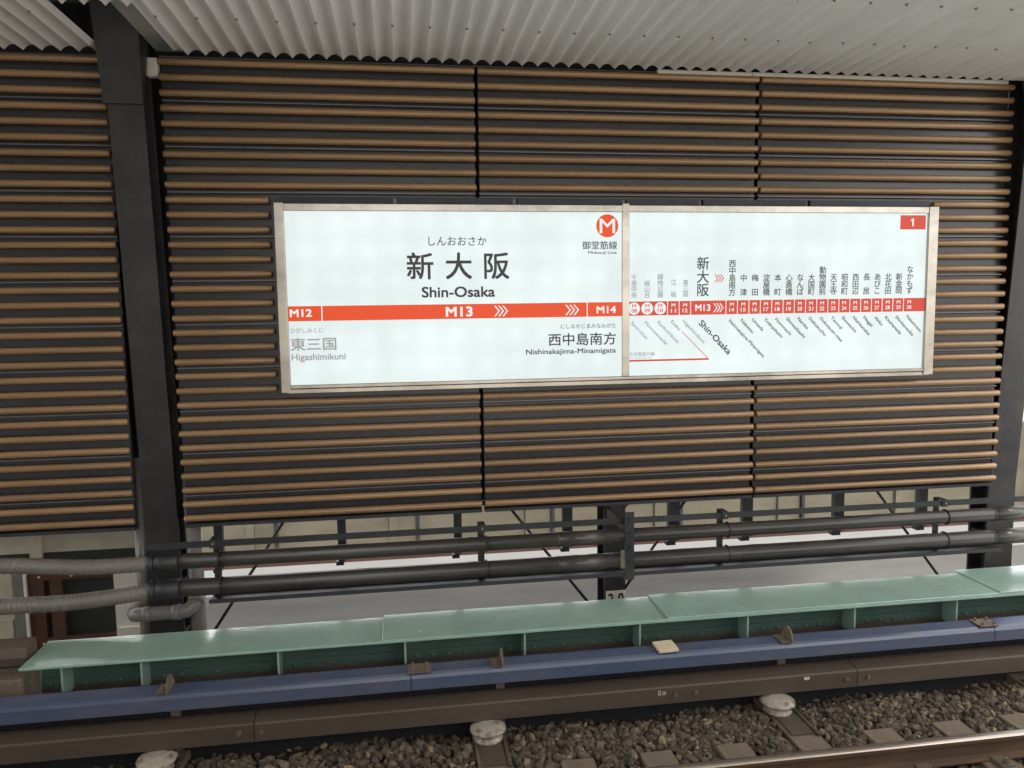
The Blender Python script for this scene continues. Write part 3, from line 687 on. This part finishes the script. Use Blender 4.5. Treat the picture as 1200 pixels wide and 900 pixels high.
# brown beam ends left of the girder
bm = bmesh.new(); prism_x(bm, [(5.56, 0.36), (5.55, 0.42), (5.58, 0.48), (5.64, 0.50), (5.72, 0.50), (5.72, 0.33), (5.60, 0.33)], -5.5, -2.665)
tag(obj('brown_beam', bm, 'third_rail_steel'), 'brown rounded beam end left of the green girder', 'beam')
tag(box('concrete_block', -5.5, -2.67, 5.50, 5.75, -0.26, 0.285, 'sleeper_concrete', bev=0.01), 'dirty brown concrete block below the brown beam end', 'block')

# ------------------------------------------------------------------ third rail, its cover and insulators
def rail3(x0, x1, label, bolts):
    t = thing('third_rail', label, 'third rail', ((x0 + x1) / 2, 5.03, -0.022), 'lengths of the brown third rail')
    bm = bmesh.new(); xa = (x1 - x0) / 2
    prism_x(bm, [(-0.06, 0.0), (-0.06, 0.116), (-0.052, 0.127), (0.045, 0.150), (0.075, 0.150), (0.075, 0.06), (0.06, 0.0)], -xa + 0.003, xa - 0.003)
    obj('rail_body', bm, 'third_rail_steel', t)
    for x in bolts:
        bm = bmesh.new(); bolt(bm, x - (x0 + x1) / 2, -0.061, 0.07, '-y', 0.017, 0.013); obj('bolt', bm, 'bolt_steel', t)
    return t
rail3(-5.4, -1.035, 'length of brown third rail at the left, before the first joint', (-1.13,))
r_mid = rail3(-1.035, 3.278, 'middle length of brown third rail between its two joints', (-0.985, 1.87, 2.02, 3.19))
rail3(3.278, 11.0, 'length of brown third rail at the right, past the second joint', (3.36,))
bm = bmesh.new()
ox, oz = 1.740 - 1.1215, 0.066
for (a, b, c, d) in ((0, 0.0, 0.006, 0.036), (0, 0.030, 0.022, 0.036), (0, 0.016, 0.020, 0.021), (0.016, 0.0, 0.022, 0.018), (0.030, 0.008, 0.060, 0.013), (0.034, 0.020, 0.056, 0.025), (0.040, 0.0, 0.045, 0.03), (0.052, 0.004, 0.056, 0.028)):
    bx(bm, ox + a, ox + c, -0.0625, -0.0605, oz + b, oz + d)
obj('paint_mark', bm, 'chalk_white', r_mid)
bm = bmesh.new(); bx(bm, 2.852 - 1.1215, 2.892 - 1.1215, -0.066, -0.0605, 0.088, 0.108); obj('small_tag', bm, 'chalk_white', r_mid)

def cover(x0, x1, label, fins, plate):
    t = thing('third_rail_cover', label, 'rail cover', ((x0 + x1) / 2, 5.1, 0.2), 'blue covers over the third rail')
    xc = (x0 + x1) / 2
    bm = bmesh.new()
    p = [(5.130, 0.341), (5.03, 0.334), (5.008, 0.326), (4.996, 0.306), (4.990, 0.228), (5.002, 0.228), (5.007, 0.300), (5.016, 0.314), (5.032, 0.321), (5.130, 0.328)]
    prism_x(bm, [(y - 5.1, z - 0.2) for y, z in p], x0 + 0.003 - xc, x1 - 0.003 - xc)
    obj('shell', bm, 'blue_cover', t)
    bm = bmesh.new(); bx(bm, x0 + 0.003 - xc, x1 - 0.003 - xc, 0.0305, 0.038, 0.02, 0.142); obj('back_lip', bm, 'blue_cover', t)
    bm = bmesh.new(); bx(bm, x0 + 0.003 - xc, x1 - 0.003 - xc, 0.0705, 0.082, -0.42, 0.125); obj('shade_board', bm, 'black_gap', t)  # black sheet added for the deep shade under the cover
    for x in fins:
        f = bmesh.new(); n = 9; th = 0.006
        prof = [(-0.195 + 0.0, 0.0)]
        prof = [(-0.175, 0.0)] + [(-0.175 + 0.27 * (0.5 - 0.5 * math.cos(PI * k / n)) * 0.5 + 0.0, 0.0) for k in ()] 
        pts = [(4.985, 0.340)] + [(5.06 - 0.075 * math.cos(PI / 2 * k / n), 0.36 + 0.085 * math.sin(PI / 2 * k / n)) for k in range(n + 1)] + [(5.09, 0.435), (5.150, 0.350)]
        prism_x(f, [(y - 5.1, z - 0.2) for y, z in pts], x - xc - th, x - xc + th)
        fo = obj('hook_bracket', f, 'bracket_steel', t)
        b = bmesh.new(); bx(b, x - xc - 0.075, x - xc - 0.008, -0.10, 0.034, 0.1425, 0.150); obj('base_plate', b, 'bracket_steel', fo)
        b = bmesh.new(); bolt(b, x - xc - 0.042, -0.05, 0.150, 'z', 0.011, 0.02); obj('bolt', b, 'bolt_steel', fo)
        b = bmesh.new(); bx(b, x - xc - 0.03, x - xc + 0.03, 0.0385, 0.07, -0.46, 0.125); obj('support_arm', b, 'bracket_steel', t)
    if plate is not None:
        b = bmesh.new(); bx(b, plate - xc - 0.055, plate - xc + 0.105, -0.100, 0.032, 0.1425, 0.149)
        po = obj('joint_plate', b, 'bracket_steel', t)
        for dx in (-0.02, 0.075):
            for dy in (-0.075, 0.005):
                b = bmesh.new(); bolt(b, plate - xc + dx, dy, 0.149, 'z', 0.010, 0.020); obj('bolt', b, 'bolt_steel', po)
    return t
cover(-4.4, 0.0, 'blue third rail cover at the left, ending at the first bolted joint', (-1.57,), None)
cover(0.0, 4.42, 'long blue third rail cover in the middle between both bolted joints', (0.63, 2.765), 0.035)
cover(4.42, 11.0, 'blue third rail cover at the far right, past the second bolted joint', (), 4.36)
bm = bmesh.new()
bx(bm, -0.075, 0.075, -0.070, 0.070, 0.0, 0.022, 0.003)
wb = obj('wooden_block', bm, 'pale_wood', loc=(1.83, 5.075, 0.3445)); wb.rotation_euler = (math.radians(3.4), 0, math.radians(3))
tag(wb, 'small pale wooden block lying on the blue cover', 'block')

# sleepers: the long ones carry the insulators
SZ = -0.148
def sleeper(x, y1, label, long=False):
    t = thing('sleeper', label, 'sleeper', (x, 4.6, -0.30), 'sleepers under the track')
    bm = bmesh.new(); bx(bm, -0.112, 0.112, 2.35 - 4.6, y1 - 4.6, 0.0, 0.30 + SZ, 0.008); obj('beam', bm, 'sleeper_concrete', t)
    if long:
        bm = bmesh.new(); bx(bm, -0.085, 0.075, 0.03, 0.46, 0.30 + SZ + 0.001, 0.30 + SZ + 0.011); obj('base_plate', bm, 'plate_steel', t)
        bm = bmesh.new(); bx(bm, 0.082, 0.106, 0.0, 0.44, 0.30 + SZ + 0.001, 0.30 + SZ + 0.02); obj('edge_bar', bm, 'plate_steel', t)
        bm = bmesh.new(); bolt(bm, 0.094, 0.05, 0.30 + SZ + 0.02, 'z', 0.010, 0.012); bolt(bm, 0.094, 0.38, 0.30 + SZ + 0.02, 'z', 0.010, 0.012); obj('bolt', bm, 'bolt_steel', t)
    return t
LONG = {-1.61: 'long sleeper under the left insulator', 0.53: 'long sleeper under the middle insulator', 2.67: 'long sleeper under the right insulator', 4.81: 'long sleeper beyond the right edge'}
names = {-1.075: 'short sleeper nearest right of the left insulator', 1.065: 'brown concrete sleeper end, first right of the middle insulator', 1.60: 'brown concrete sleeper end, midway between middle and right insulators', 2.135: 'brown concrete sleeper end just left of the right insulator',
         3.205: 'brown concrete sleeper end, first right of the right insulator', 3.74: 'brown concrete sleeper end, second right of the right insulator', 4.275: 'brown concrete sleeper end, third right of the right insulator'}
for i in range(-4, 10):
    x = 0.53 + 0.535 * i
    key = min(list(LONG) + list(names), key=lambda q: abs(q - x))
    lg = i % 4 == 0
    if abs(key - x) > 0.02:
        if not lg and (x < 0.5): continue
        continue
    if key in LONG:
        sleeper(x, 5.22, LONG[key] + ', dirty brown concrete', True)
    elif x > 0.9:
        sleeper(x, 4.635 + random.uniform(-0.012, 0.012), names[key])
il = {-1.64: 'white mushroom insulator under the third rail at the left edge', 0.515: 'white mushroom insulator under the middle of the third rail', 2.635: 'white mushroom insulator under the third rail at the right'}
ins0 = None
for x, lb in il.items():
    bm = bmesh.new()
    lathe(bm, [(0.098, 0.0), (0.102, 0.012), (0.086, 0.022), (0.080, 0.046), (0.084, 0.054), (0.110, 0.060), (0.124, 0.068), (0.126, 0.076), (0.118, 0.088), (0.09, 0.100), (0.06, 0.107), (0.05, 0.112)], (0, 0, 0))
    o = obj('insulator', bm, 'porcelain', loc=(x, 4.945, SZ + 0.0115)); o.rotation_euler = (0, 0, random.uniform(0, 6))
    o.scale = (1, 1, 1); tag(o, lb, 'insulator', 'insulators under the third rail')

# running rails
def running_rail(yc, label):
    t = thing('running_rail', label, 'rail', (2, yc, SZ + 0.001), 'running rails of the track')
    h = -(SZ + 0.001)
    bm = bmesh.new(); prism_x(bm, [(-0.062, 0), (0.062, 0), (0.062, 0.010), (0.012, 0.026), (0.009, 0.095), (0.030, 0.106), (0.0335, 0.118), (0.0335, h - 0.014), (-0.0335, h - 0.014), (-0.0335, 0.118), (-0.030, 0.106), (-0.009, 0.095), (-0.012, 0.026), (-0.062, 0.010)], -16, 14)
    obj('rail_body', bm, 'rail_rust', t)
    bm = bmesh.new(); prism_x(bm, [(-0.0335, h - 0.0138), (0.0335, h - 0.0138), (0.0335, h - 0.009), (0.028, h - 0.003), (0.014, h), (-0.014, h), (-0.028, h - 0.003), (-0.0335, h - 0.009)], -16, 14)
    for f in bm.faces: f.smooth = False
    obj('rail_head', bm, 'rail_bright', t)
running_rail(4.210, 'worn steel running rail crossing the bottom right corner, nearer the wall')
running_rail(2.80, 'worn steel running rail on the platform side of the track')
cl = {2.67: 'rail fastening clip in line with the right insulator', 3.205: 'rail fastening clip, first right of the right insulator', 3.74: 'rail fastening clip at the bottom right corner of the photo'}
for x, lb in cl.items():
    t = thing('rail_clip', lb, 'rail clip', (x, 4.09, SZ + 0.001), 'clips fastening the rail')
    bm = bmesh.new(); bx(bm, -0.055, 0.055, -0.07, 0.056, 0.0, 0.010); bx(bm, -0.045, 0.045, -0.03, 0.085, 0.0105, 0.022); obj('clip_plate', bm, 'bracket_steel', t)
    bm = bmesh.new(); bolt(bm, 0, -0.005, 0.022, 'z', 0.018, 0.025); lathe(bm, [(0.008, 0.045), (0.010, 0.05), (0.008, 0.062)], (0, -0.005, 0), 10); obj('bolt', bm, 'bolt_steel', t)

# ballast: broken stones
def ballast():
    rng = np.random.default_rng(5)
    t_ = (1 + 5 ** 0.5) / 2
    V = np.array([(-1, t_, 0), (1, t_, 0), (-1, -t_, 0), (1, -t_, 0), (0, -1, t_), (0, 1, t_), (0, -1, -t_), (0, 1, -t_), (t_, 0, -1), (t_, 0, 1), (-t_, 0, -1), (-t_, 0, 1)], float); V /= np.linalg.norm(V[0])
    F = np.array([(0, 11, 5), (0, 5, 1), (0, 1, 7), (0, 7, 10), (0, 10, 11), (1, 5, 9), (5, 11, 4), (11, 10, 2), (10, 7, 6), (7, 1, 8), (3, 9, 4), (3, 4, 2), (3, 2, 6), (3, 6, 8), (3, 8, 9), (4, 9, 5), (2, 4, 11), (6, 2, 10), (8, 6, 7), (9, 8, 1)])
    sleep = [(0.53 + 0.535 * i, 5.22 if i % 4 == 0 else 4.64) for i in range(-4, 10)]
    vs = []; n = 0
    def scatter(count, x0, x1, y0, y1, zlo, zhi):
        for _ in range(count):
            x = rng.uniform(x0, x1); y = rng.uniform(y0, y1)
            r = 0.5 * rng.choice([0.032, 0.042, 0.052, 0.062], p=[0.2, 0.3, 0.3, 0.2]) * 1.10 * rng.uniform(0.85, 1.15)
            z = rng.uniform(zlo, zhi) + 0.012 * math.sin(x * 5 + y * 3) - r * 0.5
            if y > 4.95: z -= min(0.05, (y - 4.95) * 0.3)
            hit = any(abs(x - a) < 0.125 + r * 0.6 and y < b + 0.02 for a, b in sleep if x > -2 )
            if hit: z = min(z, -0.185 - r)
            if abs(y - 4.21) < 0.075 + r * 0.7 or abs(y - 2.80) < 0.075 + r * 0.7: z = min(z, -0.165 - r)
            p = V * (1 + rng.uniform(-0.28, 0.28, (12, 1)))
            p = p * np.array([1.25, 0.95, 0.72]) * rng.uniform(0.8, 1.2, 3) * r
            q = rng.normal(size=4); q /= np.linalg.norm(q); a, b, c, d = q
            Rm = np.array([[1 - 2 * (c * c + d * d), 2 * (b * c - a * d), 2 * (b * d + a * c)], [2 * (b * c + a * d), 1 - 2 * (b * b + d * d), 2 * (c * d - a * b)], [2 * (b * d - a * c), 2 * (c * d + a * b), 1 - 2 * (b * b + c * c)]])
            vs.append(p @ Rm.T + np.array([x, y, z]))
    scatter(9500, -3.6, 6.2, 4.26, 5.34, -0.19, -0.150); scatter(2500, -3.6, 6.2, 4.9, 5.3, -0.215, -0.175)
    scatter(2600, 0.6, 6.2, 4.26, 5.0, -0.168, -0.142)
    scatter(3500, -2.5, 6.2, 3.2, 4.2, -0.20, -0.165)
    n = len(vs)
    VV = np.concatenate(vs); FF = (F[None] + 12 * np.arange(n)[:, None, None]).reshape(-1, 3)
    me = bpy.data.meshes.new('ballast'); me.from_pydata(VV.tolist(), [], FF.tolist()); me.update()
    m = bpy.data.materials.new('ballast_stone'); m.use_nodes = True
    nd = m.node_tree.nodes; l = m.node_tree.links; b = nd['Principled BSDF']
    ge = nd.new('ShaderNodeNewGeometry'); r = nd.new('ShaderNodeValToRGB'); r.color_ramp.interpolation = 'LINEAR'
    e = r.color_ramp.elements; e[0].position = 0.0; e[0].color = (0.065, 0.049, 0.037, 1); e[1].position = 1.0; e[1].color = (0.30, 0.225, 0.13, 1)
    for p_, c_ in ((0.35, (0.100, 0.076, 0.056, 1)), (0.75, (0.140, 0.108, 0.080, 1)), (0.955, (0.22, 0.17, 0.12, 1)), (0.975, (0.34, 0.27, 0.16, 1))):
        x = e.new(p_); x.color = c_
    l.new(ge.outputs['Random Per Island'], r.inputs['Fac'])
    nz = nd.new('ShaderNodeTexNoise'); nz.inputs['Scale'].default_value = 45; nz.inputs['Detail'].default_value = 5
    tc_ = nd.new('ShaderNodeTexCoord'); l.new(tc_.outputs['Object'], nz.inputs['Vector'])
    mr = nd.new('ShaderNodeMapRange'); mr.inputs['From Min'].default_value = 0.3; mr.inputs['From Max'].default_value = 0.7; mr.inputs['To Min'].default_value = 0.7; mr.inputs['To Max'].default_value = 1.25
    l.new(nz.outputs['Fac'], mr.inputs['Value'])
    mu = nd.new('ShaderNodeMixRGB'); mu.blend_type = 'MULTIPLY'; mu.inputs['Fac'].default_value = 1.0
    l.new(r.outputs['Color'], mu.inputs['Color1']); l.new(mr.outputs['Result'], mu.inputs['Color2']); l.new(mu.outputs['Color'], b.inputs['Base Color'])
    b.inputs['Roughness'].default_value = 0.88
    me.materials.append(m)
    o = bpy.data.objects.new('ballast', me); C.objects.link(o)
    tag(o, 'bed of broken brown ballast stones along the track', 'ballast', kind='stuff')
ballast()
structure('ballast_base', -14, 16, 2.09, 5.42, -0.269, -0.215, 'deck_dirt')

# ------------------------------------------------------------------ beyond the wall
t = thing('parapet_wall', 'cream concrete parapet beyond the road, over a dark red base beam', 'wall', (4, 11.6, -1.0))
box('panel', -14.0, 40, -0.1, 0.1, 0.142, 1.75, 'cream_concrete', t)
box('base_beam', -14.0, 40, -0.14, 0.1, -0.02, 0.139, 'red_brown', t)
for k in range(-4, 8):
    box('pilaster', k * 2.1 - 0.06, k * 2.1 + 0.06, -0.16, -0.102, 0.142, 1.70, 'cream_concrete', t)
    box('conduit_post', k * 2.1 + 0.35, k * 2.1 + 0.40, -0.17, -0.103, 0.142, 1.70, 'dark_steel', t)
# left end: abutment with a rusty frame
t = thing('abutment_wall', 'pale concrete abutment with a dark recess behind the ribbed conduits', 'wall', (-3.3, 7.5, -1.05))
box('back_wall', -3.5, 0.62, 0.45, 0.6, 0.0, 2.2, 'green_grey_post', t)
box('lintel', -3.5, 0.95, -0.06, 0.10, 1.66, 2.12, 'abutment_cream', t)
box('soffit_strip', -3.5, 0.95, -0.02, 0.10, 1.50, 1.655, 'dark_mesh', t)
box('pilaster', -0.15, -0.05, -0.10, -0.061, 1.62, 2.12, 'abutment_cream', t)
box('slab', -3.5, -0.315, -0.1, 0.3, 0.0, 1.49, 'abutment_cream', t)
box('slab', -3.5, -0.33, -0.12, -0.101, 0.70, 1.06, 'abutment_cream', t)
box('post', -0.31, -0.215, -0.12, 0.1, 0.0, 1.49, 'green_grey_post', t)
box('edge_strip', -0.213, -0.190, -0.125, 0.0, 0.0, 1.48, 'white_panel', t)
t = thing('rusty_frame', 'rust brown steel frame round a dark opening at the left', 'frame', (-3.1, 7.42, -0.45))
for nm, a, b, c, d in (('post', -0.385, -0.25, 0.0, 0.86), ('post', -0.20, -0.09, 0.02, 0.80), ('rail', -0.385, 0.37, 0.805, 0.87), ('rail', -0.31, 0.37, 0.16, 0.25)):
    box(nm, a, b, -0.03 if nm == 'rail' else -0.02, 0.03, c, d, 'rust_frame', t)
box('dark_panel', -0.38, 0.37, 0.031, 0.045, 0.0, 0.80, 'dark_mesh', t)
for z in (0.845, 0.205):
    for x in (-0.28, 0.0, 0.28):
        bm = bmesh.new(); bolt(bm, x, -0.03, z, '-y', 0.010, 0.012); obj('bolt', bm, 'white_panel', t)
t = thing('white_panel', 'off-white stepped panel between the rusty frame and the grey downpipe', 'panel', (-2.6, 7.36, -0.6))
box('panel', -0.125, 0.19, 0, 0.05, 0.0, 1.04, 'white_panel', t); box('panel', -0.10, 0.19, -0.03, -0.001, 0.0, 0.48, 'white_panel', t)

# street side buildings far beyond the road, seen as a sliver past the right column
def building(x0, x1, y0, y1, h, label):
    t = thing('building', label, 'building', ((x0 + x1) / 2, (y0 + y1) / 2, -1.06))
    a, b, c, d = -(x1 - x0) / 2, (x1 - x0) / 2, -(y1 - y0) / 2, (y1 - y0) / 2
    box('wall', a, b, c, d, 0, h, 'render_wall', t); box('roof', a - 0.2, b + 0.2, c - 0.2, d + 0.2, h + 0.005, h + 0.4, 'light_concrete', t)
    z = 1.2
    while z + 1.8 < h:
        x = a + 0.8
        while x + 1.4 < b:
            box('window', x, x + 1.4, c - 0.03, c - 0.003, z, z + 1.5, 'glass_dark', t); x += 2.4
        z += 3.0
building(30, 44, 38, 50, 9.5, 'plain pale low building across the road at the far right')
